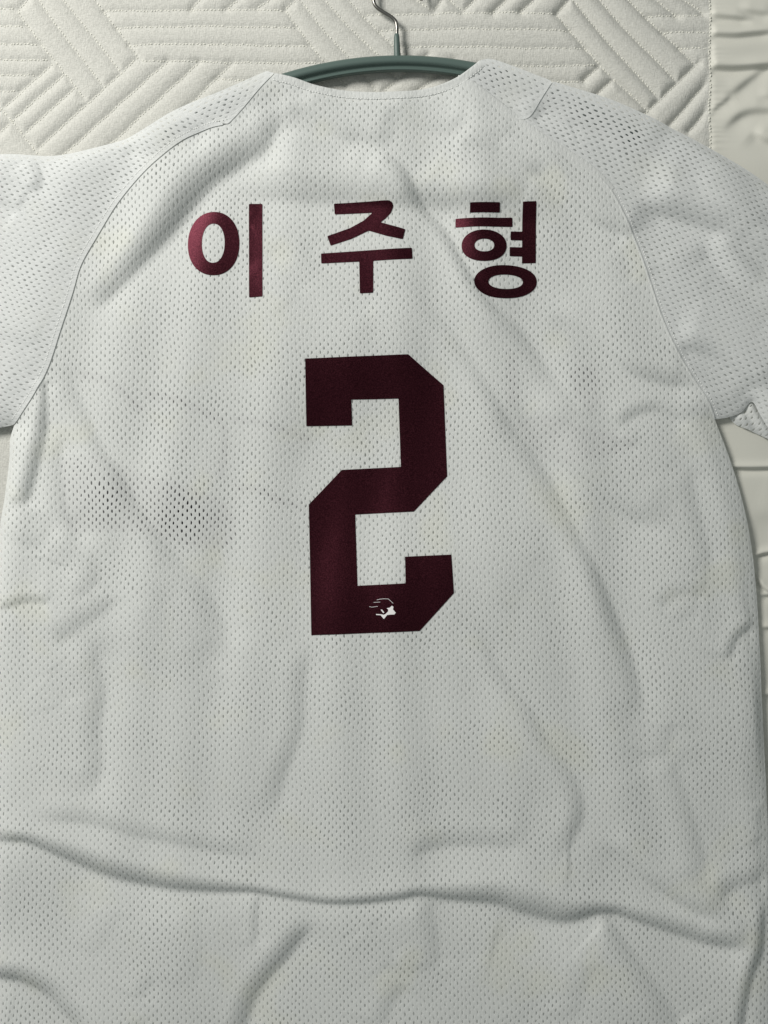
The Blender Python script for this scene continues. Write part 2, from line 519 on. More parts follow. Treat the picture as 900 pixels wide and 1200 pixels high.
def mesh_fabric(name, base=(0.765, 0.782, 0.765), holes=True, stain=0.35):
    m, nt, out = new_mat(name)
    b = NB(nt)
    uv = b.n('ShaderNodeUVMap').outputs[0]
    n1 = b.noise(uv, 0.02, 1.0)
    n2 = b.noise(uv, 0.16, 1.0)
    w1 = b.vmath('MULTIPLY', b.vmath('SUBTRACT', n1.outputs['Color'], (0.5, 0.5, 0.5)), (9, 9, 0))
    w2 = b.vmath('MULTIPLY', b.vmath('SUBTRACT', n2.outputs['Color'], (0.5, 0.5, 0.5)), (2.0, 2.0, 0))
    p = b.vmath('MULTIPLY', b.vmath('ADD', b.vmath('ADD', uv, w1), w2), (1 / 9.5, 1 / 9.5, 0))
    ds = []
    for off in ((0, 0, 0), (0.5, 0.5, 0)):
        f = b.vmath('SUBTRACT', b.vmath('FRACTION', b.vmath('ADD', p, off)), (0.5, 0.5, 0))
        ds.append(b.vmath('LENGTH', b.vmath('MULTIPLY', f, (9.5 / 0.84, 9.5 / 1.9, 0))))
    d = b.math('MINIMUM', ds[0], ds[1])
    # knit grain
    g1 = b.noise(b.vmath('MULTIPLY', uv, (1.0, 0.4, 1)), 0.6, 2.0, 0.6).outputs[0]
    g2 = b.noise(uv, 0.16, 3.0, 0.55).outputs[0]
    big = b.noise(uv, 0.011, 2.0, 0.5).outputs[0]
    st = b.math('MULTIPLY', b.ramp(big, 0.55, 0.72), stain)
    col = b.mix(st, (*base, 1), (base[0] * 1.0, base[1] * 0.985, base[2] * 0.86, 1))
    col = b.mix(b.math('MULTIPLY', b.ramp(g1, 0.35, 0.7), 0.16), col, (base[0] * .72, base[1] * .72, base[2] * .72, 1))
    bs = b.n('ShaderNodeBsdfPrincipled')
    b.put(bs.inputs['Base Color'], col)
    bs.inputs['Roughness'].default_value = 0.82
    bs.inputs['Specular IOR Level'].default_value = 0.25
    bs.inputs['Sheen Weight'].default_value = 0.12
    bs.inputs['Sheen Roughness'].default_value = 0.5
    hgt = b.math('ADD', b.math('MULTIPLY', b.ramp(d, 0.6, 2.1), 0.55),
                 b.math('ADD', b.math('MULTIPLY', g1, 1.0), b.math('MULTIPLY', g2, 0.25)))
    bump = b.n('ShaderNodeBump')
    bump.inputs['Strength'].default_value = 0.55
    bump.inputs['Distance'].default_value = 0.00045
    b.put(bump.inputs['Height'], hgt)
    b.put(bs.inputs['Normal'], bump.outputs[0])
    tr = b.n('ShaderNodeBsdfTranslucent')
    b.put(tr.inputs[0], col)
    mx = b.n('ShaderNodeMixShader')
    mx.inputs[0].default_value = 0.26
    b.put(mx.inputs[1], bs.outputs[0]); b.put(mx.inputs[2], tr.outputs[0])
    if holes:
        at = b.n('ShaderNodeAttribute', attribute_name='solid').outputs['Fac']
        size = b.noise(uv, 0.05, 1.0).outputs[0]
        opn = b.n('ShaderNodeAttribute', attribute_name='open').outputs['Fac']
        dd = b.math('SUBTRACT', b.math('ADD', d, b.math('MULTIPLY', b.math('SUBTRACT', size, 0.5), 0.7)), b.math('MULTIPLY', opn, 0.18))
        h = b.ramp(dd, 0.72, 1.08, 1.0, 0.0)
        h = b.math('MULTIPLY', h, b.math('SUBTRACT', 1.0, at))
        vis = b.ramp(b.noise(uv, 0.013, 2.0, 0.55).outputs[0], 0.36, 0.66, 0.50, 0.86)
        op = b.n('ShaderNodeAttribute', attribute_name='open').outputs['Fac']
        h = b.math('MULTIPLY', h, b.math('MINIMUM', b.math('MAXIMUM', vis, op), 1.0))
        tp = b.n('ShaderNodeBsdfTransparent')
        m2 = b.n('ShaderNodeMixShader')
        b.put(m2.inputs[0], h); b.put(m2.inputs[1], mx.outputs[0]); b.put(m2.inputs[2], tp.outputs[0])
        nt.links.new(m2.outputs[0], out.inputs[0])
    else:
        nt.links.new(mx.outputs[0], out.inputs[0])
    return m


def plain_mat(name, base, rough=0.6, metal=0.0, spec=0.5, bump_scale=None, bump=0.2, var=0.0, dist=0.0003):
    m, nt, out = new_mat(name)
    b = NB(nt)
    bs = b.n('ShaderNodeBsdfPrincipled')
    bs.inputs['Base Color'].default_value = (*base, 1)
    bs.inputs['Roughness'].default_value = rough
    bs.inputs['Metallic'].default_value = metal
    bs.inputs['Specular IOR Level'].default_value = spec
    co = b.n('ShaderNodeTexCoord').outputs['Object']
    if bump_scale:
        no = b.noise(co, bump_scale, 3.0, 0.6).outputs[0]
        bp = b.n('ShaderNodeBump')
        bp.inputs['Strength'].default_value = bump
        bp.inputs['Distance'].default_value = dist
        b.put(bp.inputs['Height'], no)
        b.put(bs.inputs['Normal'], bp.outputs[0])
        if var:
            b.put(bs.inputs['Base Color'], b.mix(b.math('MULTIPLY', b.ramp(no, 0.35, 0.65), var), (*base, 1),
                                                 tuple(c * 0.4 for c in base) + (1,)))
    nt.links.new(bs.outputs[0], out.inputs[0])
    return m


def quilt_mat():
    m, nt, out = new_mat('quilt_jacquard')
    b = NB(nt)
    bs = b.n('ShaderNodeBsdfPrincipled')
    bs.inputs['Roughness'].default_value = 0.85
    bs.inputs['Specular IOR Level'].default_value = 0.2
    bs.inputs['Sheen Weight'].default_value = 0.1
    uv = b.n('ShaderNodeUVMap').outputs[0]
    v1 = b.noise(b.vmath('MULTIPLY', uv, (1.0, 0.30, 1)), 0.62, 3.0, 0.7).outputs[0]
    v2 = b.noise(b.vmath('MULTIPLY', uv, (0.35, 1.0, 1)), 0.62, 3.0, 0.7).outputs[0]
    v3 = b.noise(uv, 0.05, 3.0, 0.6).outputs[0]
    h = b.math('ADD', b.math('MULTIPLY', v1, 0.8), b.math('ADD', b.math('MULTIPLY', v2, 0.7), b.math('MULTIPLY', v3, 1.4)))
    bp = b.n('ShaderNodeBump')
    bp.inputs['Strength'].default_value = 0.5
    bp.inputs['Distance'].default_value = 0.0011
    b.put(bp.inputs['Height'], h)
    b.put(bs.inputs['Normal'], bp.outputs[0])
    c = b.mix(b.math('MULTIPLY', b.ramp(b.math('MULTIPLY', b.math('ADD', v1, v2), 0.5), 0.40, 0.60), 0.55), (0.61, 0.608, 0.566, 1), (0.44, 0.44, 0.405, 1))
    b.put(bs.inputs['Base Color'], c)
    nt.links.new(bs.outputs[0], out.inputs[0])
    return m


def vinyl_mat():
    m, nt, out = new_mat('maroon_vinyl')
    b = NB(nt)
    bs = b.n('ShaderNodeBsdfPrincipled')
    co = b.n('ShaderNodeTexCoord').outputs['Object']
    n1 = b.noise(co, 1500, 2.0, 0.7).outputs[0]
    n2 = b.noise(co, 420, 2.0, 0.6).outputs[0]
    c = b.mix(b.ramp(n1, 0.40, 0.66), (0.028, 0.005, 0.0088, 1), (0.066, 0.015, 0.0225, 1))
    b.put(bs.inputs['Base Color'], c)
    b.put(bs.inputs['Roughness'], b.ramp(n1, 0.3, 0.7, 0.37, 0.44))
    bs.inputs['Metallic'].default_value = 0.85
    bs.inputs['Specular IOR Level'].default_value = 0.2
    bp = b.n('ShaderNodeBump')
    bp.inputs['Strength'].default_value = 0.2
    bp.inputs['Distance'].default_value = 0.00015
    b.put(bp.inputs['Height'], b.math('ADD', n1, n2))
    b.put(bs.inputs['Normal'], bp.outputs[0])
    nt.links.new(bs.outputs[0], out.inputs[0])
    return m


M_BODY = mesh_fabric('white_sports_mesh')
M_SLEEVE = mesh_fabric('white_sleeve_mesh', base=(0.76, 0.777, 0.77), stain=0.15)
M_FRONT = mesh_fabric('white_front_knit', holes=False)
M_BAND = mesh_fabric('white_rib_band', base=(0.75, 0.765, 0.75), holes=False, stain=0.0)
M_VINYL = vinyl_mat()
M_EMBLEM = plain_mat('white_emblem_print', (0.80, 0.78, 0.78), 0.5)
M_UNDER = plain_mat('dark_front_print', (0.018, 0.014, 0.02), 0.6)
M_UNDER2 = plain_mat('grey_front_print', (0.13, 0.125, 0.13), 0.6)
M_QUILT = quilt_mat()
M_THREAD = plain_mat('cream_thread', (0.68, 0.675, 0.61), 0.7)
M_SATIN = plain_mat('cream_border_cloth', (0.60, 0.595, 0.535), 0.55, spec=0.35, bump_scale=700, bump=0.12, dist=0.0003)
M_HANGER = plain_mat('grey_green_plastic', (0.080, 0.118, 0.106), 0.42, spec=0.45, bump_scale=900, bump=0.05)
M_WIRE = plain_mat('steel_wire', (0.22, 0.215, 0.20), 0.30, metal=1.0, bump_scale=400, bump=0.05)

# ================================================================== bedspread
ZQ = -3.0
QF = (CAMH / S + ZREF - ZQ) / (CAMH / S)          # things lower down sit a little further out


def q(u, v):
    return (450 + (u - 450) * QF, 600 + (v - 600) * QF)


bed = empty('bedspread', W(450, 600, -8))
tag(bed, 'cream quilted bedspread with diagonal stitched channels and gathered border under the shirt', kind='structure')

DIAG = [
    [(20, 12), (30, 0)], [(20, 12), (98, 116)], [(46, 0), (120, 102)], [(76, 0), (142, 86)], [(112, 0), (162, 66)],
    [(162, 66), (42, 174)], [(196, 72), (70, 183)], [(232, 73), (110, 185)], [(268, 74), (150, 190)],
    [(60, 72), (4, 124)], [(74, 84), (16, 138)], [(86, 101), (26, 157)], [(2, 128), (45, 185)], [(-40, 76), (2, 128)],
    [(4, 124), (-30, 155)], [(16, 138), (-20, 172)],
    [(224, 10), (232, 0)], [(265, 9), (277, 0)], [(300, 8), (312, 0)],
    [(333, 10), (345, 0)], [(333, 10), (382, 72)], [(352, 0), (412, 68)], [(383, 0), (445, 66)], [(412, 0), (476, 70)],
    [(382, 72), (404, 100)], [(412, 68), (442, 110)], [(445, 66), (464, 92)],
    [(502, 64), (436, 116)], [(532, 72), (470, 122)], [(560, 80), (505, 122)],
    [(491, 0), (507, 12)], [(507, 12), (516, 0)], [(529, 0), (543, 12)], [(543, 12), (556, 0)],
    [(579, 15), (594, 0)], [(611, 13), (626, 0)],
    [(652, 15), (665, 0)], [(652, 15), (719, 91)], [(719, 91), (760, 130)], [(673, 0), (771, 113)], [(705, 0), (792, 94)], [(741, 0), (815, 76)],
    [(774, 0), (794, 17)], [(806, 0), (831, 20)],
    [(817, 74), (735, 152)], [(831, 93), (785, 145)], [(831, 126), (808, 152)],
    [(686, 93), (705, 76)], [(700, 112), (720, 93)],
]
HORI = []
for y, x0, x1 in ((10, -520, 16), (30, -520, 32), (50, -520, 47), (68, -520, 58), (86, -520, 42), (104, -520, 22),
                  (10, 120, 333), (30, 134, 347), (51, 150, 364), (71, 166, 380), (91, 252, 350), (111, 250, 330),
                  (15, 430, 652), (34, 446, 668), (55, 466, 686), (76, 505, 704), (95, 560, 686),
                  (18, 760, 831), (38, 778, 831), (57, 796, 831), (-12, 130, 320), (-32, 150, 300), (-10, 500, 640)):
    HORI.append([(x0, y), (x1, y + 0.012 * (x1 - x0) * (0.0 if x0 < 0 else 0.3 if x0 < 400 else 0.05))])


def ext(seg):
    (x0, y0), (x1, y1) = seg
    if y0 == 0:
        x0, y0 = x0 + (x0 - x1) / (y1 - y0) * 90, -90
    if y1 == 0:
        x1, y1 = x1 + (x1 - x0) / (y0 - y1) * 60, -60
    return np.array([q(x0, y0), q(x1, y1)], float)


DSEG = [ext(s) for s in DIAG]
HSEG = [np.array([q(*a), q(*b_)], float) for a, b_ in HORI]


def wig(X, Y):
    return 1.1 * np.sin(X * .035 + Y * .021) + 0.35 * np.sin(X * .11 - Y * .083 + 1)


def quilt_z(X, Y):
    X = np.asarray(X, float); Y = np.asarray(Y, float)
    Xw, Yw = X + wig(X, Y), Y + wig(Y + 50, X)
    dd = np.full(X.shape, 14.0)
    for s_ in DSEG:
        dd = np.minimum(dd, near_dist(Xw, Yw, s_, 14))
    dh = np.full(X.shape, 9.0)
    for s_ in HSEG:
        dh = np.minimum(dh, near_dist(Xw, Yw, s_, 9))
    pd = 1 - (1 - np.clip(dd / 12.5, 0, 1)) ** 2.2
    ph = 1 - (1 - np.clip(dh / 8.5, 0, 1)) ** 2.2
    und = 0.5 * np.sin(X * .035 + 1.7 * np.sin(Y * .02)) + 0.4 * np.sin(Y * .05 + X * .021)
    pk = 0.25 * np.sin(X * .62 + Y * .2) * np.exp(-dh / 3.0)
    z = -8.5 + (2.9 + 3.0 * smooth01((X - 350) / 300)) * pd - 1.7 * (1 - ph) + und * 0.6 + pk
    return z


SEAMX = 832.0
xs = np.concatenate([np.arange(-530, -170, 8.0), np.arange(-170, q(SEAMX, 0)[0] + 0.1, 1.7)])
xs = np.append(xs, q(SEAMX, 0)[0])
ys = np.concatenate([np.arange(-436, -140, 8.0), np.arange(-140, 262, 1.7), np.arange(264, 1700, 16)])
X, Y = np.meshgrid(xs, ys)
Z = quilt_z(X.ravel(), Y.ravel())
# the rim is drawn down into the seam
rimd = q(SEAMX, 0)[0] - X.ravel()
kk = np.exp(-(rimd / 5.0) ** 2)
Z = Z * (1 - kk) + kk * (-4.0 + 0.3 * np.sin(Y.ravel() * 0.9))
V = np.stack([(X.ravel() - 450) * S, (600 - Y.ravel()) * S, Z * S], 1)
idx = np.arange(X.size).reshape(X.shape)
Fq = np.stack([idx[:-1, :-1].ravel(), idx[1:, :-1].ravel(), idx[1:, 1:].ravel(), idx[:-1, 1:].ravel()], 1)
me = mesh_from(V, Fq, 'quilted_panel')
set_uv(me, np.stack([X.ravel(), Y.ravel()], 1))
quilt = link('quilted_panel', me, M_QUILT, bed)

# gathered plain border to the right of the seam
BF = []


def bfold(pts, A, w, side=1, back=3.0, front=3.0):
    C = catmull([q(*p) for p in pts], 5)
    BF.append((C, A, w, side, back, front))


bfold([(833, 19), (860, 21), (885, 24)], 2.6, 2.2)
bfold([(833, 41), (860, 42), (880, 40), (920, 36)], 3.0, 2.2)
bfold([(833, 79), (860, 80), (890, 78), (930, 75)], 4.0, 2.4)
bfold([(862, 8), (880, 14), (910, 17)], 2.2, 3)
bfold([(845, 112), (862, 106), (880, 92), (905, 74)], 2.2, 3.6)
bfold([(833, 131), (845, 122), (860, 110)], 1.5, 2.6)
bfold([(844, 158), (855, 145), (870, 134), (890, 130), (930, 132)], 3.0, 4)
bfold([(880, 152), (895, 164), (915, 168)], 2.8, 4)
bfold([(885, 112), (900, 114), (925, 112)], 1.4, 3.5)
bfold([(840, 547), (880, 549), (960, 546)], 3.2, 1.6)
bfold([(880, 656), (892, 650), (915, 646)], 3.0, 1.6)
bfold([(884, 668), (890, 684), (902, 694), (925, 700)], 2.6, 1.8)
bfold([(880, 699), (900, 698), (940, 700)], 2.4, 1.5)
bfold([(884, 737), (900, 736), (940, 739)], 2.4, 1.8)
bfold([(884, 812), (900, 815), (940, 812)], 2.4, 2.2)
bfold([(870, 600), (900, 606), (960, 600)], 1.2, 9)
for k in range(9):
    yy = 890 + 48 * k
    bfold([(860, yy), (910, yy + 4), (980, yy - 3)], 2.4, 2.4)
for k, yy in enumerate((-22, -55, 240, 300, 365, 430)):
    bfold([(834, yy), (880, yy + 5), (960, yy - 6)], 3.0, 2.6)


def border_z(X, Y):
    z = -2.6 + 0.7 * np.sin(Y * .045 + .6 * np.sin(X * .05)) + 0.6 * np.sin(X * .06 + Y * .022)
    for C, A, w, side, back, front in BF:
        R = 14 * w
        m = ((X > C[:, 0].min() - R) & (X < C[:, 0].max() + R) & (Y > C[:, 1].min() - R) & (Y < C[:, 1].max() + R))
        if not m.any():
            continue
        d, sd, par = poly_dist(X[m], Y[m], C)
        A_ = 1.15 * A * smooth01((1 - par) / .35) * (1.0 if C[0, 0] < q(842, 0)[0] else smooth01(par / .35))
        L = np.where(sd < 0, 4.0, 4.0) * w
        z[m] += -A_ * np.tanh(sd / w) * np.exp(-(sd / L) ** 2)
    e = X - q(SEAMX, 0)[0]
    z = z + np.exp(-e / 9.0) * 0.9 * np.sin(Y * 0.95 + 1.4 * np.sin(Y * .21)) * (0.6 + 0.4 * np.sin(Y * .13))
    kk = np.exp(-(e / 4.0) ** 2)
    z = z * (1 - kk) + kk * (-4.0 + 0.3 * np.sin(Y * 0.9))
    return z


xs = np.concatenate([np.arange(q(SEAMX, 0)[0] - 0.3, 935, 1.5), np.arange(936, 1420, 9)])
ys = np.concatenate([np.arange(-436, -140, 8.0), np.arange(-140, 830, 1.5), np.arange(831, 1700, 5)])
X, Y = np.meshgrid(xs, ys)
Z = border_z(X.ravel(), Y.ravel())
V = np.stack([(X.ravel() - 450) * S, (600 - Y.ravel()) * S, Z * S], 1)
idx = np.arange(X.size).reshape(X.shape)
Fq = np.stack([idx[:-1, :-1].ravel(), idx[1:, :-1].ravel(), idx[1:, 1:].ravel(), idx[:-1, 1:].ravel()], 1)
me = mesh_from(V, Fq, 'gathered_border')
set_uv(me, np.stack([X.ravel(), Y.ravel()], 1))
border = link('gathered_border', me, M_SATIN, bed)


def stitches(line, zfun, pitch, length, width, thick, name, mat, parent, wob=0.5, slant=0.0):
    """a row of separate thread stitches lying along a line"""
    seg = np.hypot(*(line[1:] - line[:-1]).T)
    cum = np.concatenate([[0], np.cumsum(seg)])
    n = int(cum[-1] / pitch)
    if n < 1:
        return None
    t = (np.arange(n) + .5) * pitch + rng.uniform(-.25, .25, n) * pitch
    cx, cy = np.interp(t, cum, line[:, 0]), np.interp(t, cum, line[:, 1])
    tx, ty = np.interp(t + 1, cum, line[:, 0]) - np.interp(t - 1, cum, line[:, 0]), np.interp(t + 1, cum, line[:, 1]) - np.interp(t - 1, cum, line[:, 1])
    a = np.arctan2(ty, tx) + rng.normal(0, .12, n) + slant
    cx = cx + rng.normal(0, wob, n); cy = cy + rng.normal(0, wob, n)
    V, F = [], []
    prof = [(-.5, -.35, 0), (-.2, -.5, 1), (.2, -.5, 1), (.5, -.35, 0), (.5, .35, 0), (.2, .5, 1), (-.2, .5, 1), (-.5, .35, 0)]
    for i in range(n):
        L = length * rng.uniform(.75, 1.2)
        ca, sa = math.cos(a[i]), math.sin(a[i])
        base = len(V)
        for (l, ww, zz) in prof:
            x, y = l * L, ww * width
            V.append((cx[i] + x * ca - y * sa, cy[i] + x * sa + y * ca, zz * thick))
        F += [(base, base + 1, base + 6, base + 7), (base + 1, base + 2, base + 5, base + 6), (base + 2, base + 3, base + 4, base + 5)]
        b2 = len(V)
        for (l, ww, zz) in prof:          # underside rim
            x, y = l * L, ww * width
            V.append((cx[i] + x * ca - y * sa, cy[i] + x * sa + y * ca, -1.2))
        for k in range(8):
            k2 = (k + 1) % 8
            F.append((base + k, b2 + k, b2 + k2, base + k2))
    V = np.array(V)
    z = zfun(V[:, 0], V[:, 1]) + V[:, 2]
    P = np.stack([(V[:, 0] - 450) * S, (600 - V[:, 1]) * S, z * S], 1)
    F = np.array(F)[:, ::-1]
    me = mesh_from(P, F, name)
    return link(name, me, mat, parent)


for s_ in DSEG + HSEG:
    n = max(2, int(np.hypot(*(s_[1] - s_[0])) / 6))
    t = np.linspace(0, 1, n)[:, None]
    ln = s_[0] * (1 - t) + s_[1] * t
    # follow the same waviness as the channels
    l2 = ln.copy()
    for _ in range(3):
        l2[:, 0] = ln[:, 0] - wig(l2[:, 0], l2[:, 1])
        l2[:, 1] = ln[:, 1] - wig(l2[:, 1] + 50, l2[:, 0])
    hor = abs(s_[1][1] - s_[0][1]) < 8
    stitches(l2, quilt_z, 4.2, 2.9 if hor else 2.6, 1.3, 0.55, 'stitch_line', M_THREAD, quilt, wob=.35)
sx = q(SEAMX, 0)[0]
vv = np.arange(-130, 330, 6.0)
stitches(np.stack([sx + 0.8 * np.sin(vv * .09), vv], 1), lambda x, y: np.full(x.shape, -4.2), 4.4, 3.4, 1.6, 1.2, 'seam_stitching', M_THREAD, quilt, wob=.3)

# ================================================================== hanger
hang = empty('clothes_hanger', W(470, 80, 4))
tag(hang, 'grey green plastic clothes hanger with steel hook inside the neck of the shirt', 'hanger')


def sweep(path, rings, name, mat, parent, closed_ends=True):
    """rings: list of (list of (across, z)) per path point; across is along the right hand normal"""
    P = np.asarray(path, float)
    T = np.gradient(P, axis=0)
    T /= np.linalg.norm(T, axis=1)[:, None]
    V, F = [], []
    n = len(rings[0])
    for i, (p, t) in enumerate(zip(P, T)):
        nx, ny = -t[1], t[0]
        for (a, z) in rings[i]:
            V.append(W(p[0] + nx * a, p[1] + ny * a, z))
    for i in range(len(P) - 1):
        for k in range(n):
            k2 = (k + 1) % n
            F.append((i * n + k, (i + 1) * n + k, (i + 1) * n + k2, i * n + k2))
    me = bpy.data.meshes.new(name)
    faces = [tuple(f) for f in F]
    if closed_ends:
        faces.append(tuple(range(n)))
        faces.append(tuple(range(len(P) * n - 1, (len(P) - 1) * n - 1, -1)))
    me.from_pydata(V, [], faces)
    bm = bmesh.new(); bm.from_mesh(me)
    bmesh.ops.recalc_face_normals(bm, faces=bm.faces)
    bm.to_mesh(me); bm.free()
    me.polygons.foreach_set('use_smooth', [True] * len(me.polygons))
    return link(name, me, mat, parent)


prof = catmull([(-9, 9), (-8.6, 12.5), (-6.5, 15.6), (-3, 17.2), (0, 17.0), (2.0, 15.2), (3.4, 12.6), (5.0, 12.0), (6.6, 13.4), (8.0, 13.6), (9.0, 12.0), (9.2, 9), (8.6, 6), (5, 4.6), (0, 4.2), (-5, 4.6), (-8.6, 6), (-9, 9)], 3)[:-1]
xs_h = np.linspace(188, 752, 80)
path, rings = [], []
for x in xs_h:
    path.append((x, hang_y(x)))
    e = min(x - 188, 752 - x)
    k = math.sqrt(max(0.02, 1 - (1 - min(e / 14, 1)) ** 2))
    wide = 1.0 + 0.12 * (abs(x - 470) / 280)
    rings.append([(a * k * wide, 6.0 + (z - 10.5) * k) for a, z in prof])
arm = sweep(path, rings, 'shoulder_bar', M_HANGER, hang)


def round_tube(pts, name, mat, parent, seg=14):
    """pts: (u, v, z, radius), smooth tube"""
    C = catmull(pts, 8)
    P = np.array([W(*c[:3]) for c in C])
    T = np.gradient(P, axis=0)
    T /= np.linalg.norm(T, axis=1)[:, None]
    V, F = [], []
    for p, t, c in zip(P, T, C):
        up = np.array([0, 0, 1.0])
        n1 = np.cross(t, up); n1 /= max(np.linalg.norm(n1), 1e-9)
        n2 = np.cross(n1, t)
        for k in range(seg):
            a = 2 * math.pi * k / seg
            V.append(tuple(p + (n1 * math.cos(a) + n2 * math.sin(a)) * c[3] * S))
    for i in range(len(P) - 1):
        for k in range(seg):
            k2 = (k + 1) % seg
            F.append((i * seg + k, (i + 1) * seg + k, (i + 1) * seg + k2, i * seg + k2))
    F.append(tuple(range(seg)))
    F.append(tuple(range(len(P) * seg - 1, (len(P) - 1) * seg - 1, -1)))
    me = bpy.data.meshes.new(name)
    me.from_pydata(V, [], F)
    bm = bmesh.new(); bm.from_mesh(me)
    bmesh.ops.recalc_face_normals(bm, faces=bm.faces)
    bm.to_mesh(me); bm.free()
    me.polygons.foreach_set('use_smooth', [True] * len(me.polygons))
    return link(name, me, mat, parent)


round_tube([(466.5, 72, 6.5, 5.6), (466, 66, 6.5, 4.4), (465.6, 60, 6.2, 3.9), (465.3, 50, 6, 3.7), (465.0, 40, 5.6, 3.2), (465.0, 36.5, 5.4, 2.7)], 'hook_socket', M_HANGER, hang)
round_tube([(465, 44, 5.5, 2.2), (465, 36, 5.3, 2.2), (465.2, 28, 5, 2.2), (463.6, 21, 5, 2.2), (458, 15.5, 5, 2.2), (449, 10, 5, 2.2), (441.5, 4.5, 5, 2.2), (438, -2, 5, 2.2), (437.5, -14, 5, 2.2), (444, -32, 5, 2.2), (462, -43, 5, 2.2), (482, -38, 5, 2.2), (494, -20, 5, 2.2), (494, -4, 5, 2.2)], 'wire_hook', M_WIRE, hang)

# ================================================================== jersey
shirt = empty('baseball_jersey', W(450, 600, 2))
tag(shirt, 'white mesh baseball jersey with maroon name and number two on its back', 'jersey')


def path_cat(*parts):
    out = []
    for p in parts:
        for c in p:
            if not out or math.hypot(out[-1][0] - c[0], out[-1][1] - c[1]) > 0.3:
                out.append((float(c[0]), float(c[1])))
    return np.array(out)


neck_body = NECK[NECK[:, 0] <= 535]
body_out = path_cat(neck_body, RAG_R, SIDE_R, [(912, 1340), (-25, 1340)], SIDE_L[::-1], RAG_L[::-1], SHO_L[::-1])
lsl_out = path_cat(SIL_L[SIL_L[:, 0] <= 205.5], SHO_L2, RAG_L, SLEEVE_L_LOW[::-1])
lsh_out = path_cat(SIL_L[SIL_L[:, 0] >= 204.5], [(322, 87)], SHO_L, SHO_L2[::-1])
nr = NECK[NECK[:, 0] >= 534]
rsh_out = path_cat(nr, SIL_R[SIL_R[:, 0] <= 647], SHO_R, RAG_R[RAG_R[:, 0] <= 605][::-1])
rsl_out = path_cat(SIL_R[SIL_R[:, 0] >= 647], SLEEVE_R_LOW, RAG_R[RAG_R[:, 0] >= 605][::-1], SHO_R[::-1])


def body_lift(x, y):
    return 0.7 * np.exp(-near_dist(x, y, RAG_R, 40) / 9.0) * (x > 480) - 0.3 * np.exp(-near_dist(x, y, RAG_L, 30) / 5.0)


def lsl_lift(x, y):
    return 0.95 * np.exp(-near_dist(x, y, RAG_L, 60) / 14.0)


def rsl_lift(x, y):
    d = near_dist(x, y, RAG_R, 40)
    return 0.3 * np.exp(-d / 9.0)


back = link('back_panel', sheet(body_out, 2.3, relief, 'back_panel', 0.0, [(NECK, 5), (RAG_R[RAG_R[:, 0] < 715], 4.5), (RAG_R, 2.5), (SHO_L, 3), (SIDE_R, 3), (SIDE_L, 3)], body_lift), M_BODY, shirt)
back['label'] = 'white mesh back of the jersey with rows of tiny eyelets'
lsl = link('sleeve', sheet(lsl_out, 2.3, relief, 'sleeve', math.radians(107), [(RAG_L, 6), (SHO_L2, 3), (SIL_L, 3)], lsl_lift), M_SLEEVE, shirt)
rsl = link('sleeve', sheet(rsl_out, 2.3, relief, 'sleeve', math.radians(113), [(RAG_R[RAG_R[:, 0] < 730], 8), (RAG_R, 4), (SHO_R, 4), (SIL_R, 3), (SLEEVE_R_LOW, 3)], rsl_lift), M_SLEEVE, shirt)
lsh = link('shoulder_panel', sheet(lsh_out, 2.0, relief, 'shoulder_panel', math.radians(65), [(SHO_L, 6), (SIL_L, 2)], lambda x, y: 0.8 * np.exp(-near_dist(x, y, SHO_L, 30) / 6)), M_SLEEVE, shirt)
rsh = link('shoulder_panel', sheet(rsh_out, 2.0, relief, 'shoulder_panel', math.radians(118), [(RAG_R, 6), (SHO_R, 5), (nr, 6), (SIL_R, 3)], lambda x, y: 0.8 * np.exp(-near_dist(x, y, SHO_R, 30) / 6)), M_SLEEVE, shirt)

# folded hem flap of the right sleeve
flap_out = catmull([(858, 487), (872, 479), (885, 466), (900, 484), (915, 500), (940, 515), (1000, 535), (1000, 553), (935, 531), (903, 513), (882, 503), (866, 496), (858, 487)], 4)[:-1]


def flap_z(x, y):
    d = near_dist(x, y, np.vstack([flap_out, flap_out[:1]]), 12)
    return 0.5 + 3.8 * (1 - (1 - np.clip(d / 10, 0, 1)) ** 2) + 1.2 * np.sin((x - y * .6) * .35)


link('sleeve_hem', sheet(flap_out, 1.6, flap_z, 'sleeve_hem', math.radians(40), []), M_SLEEVE, shirt)


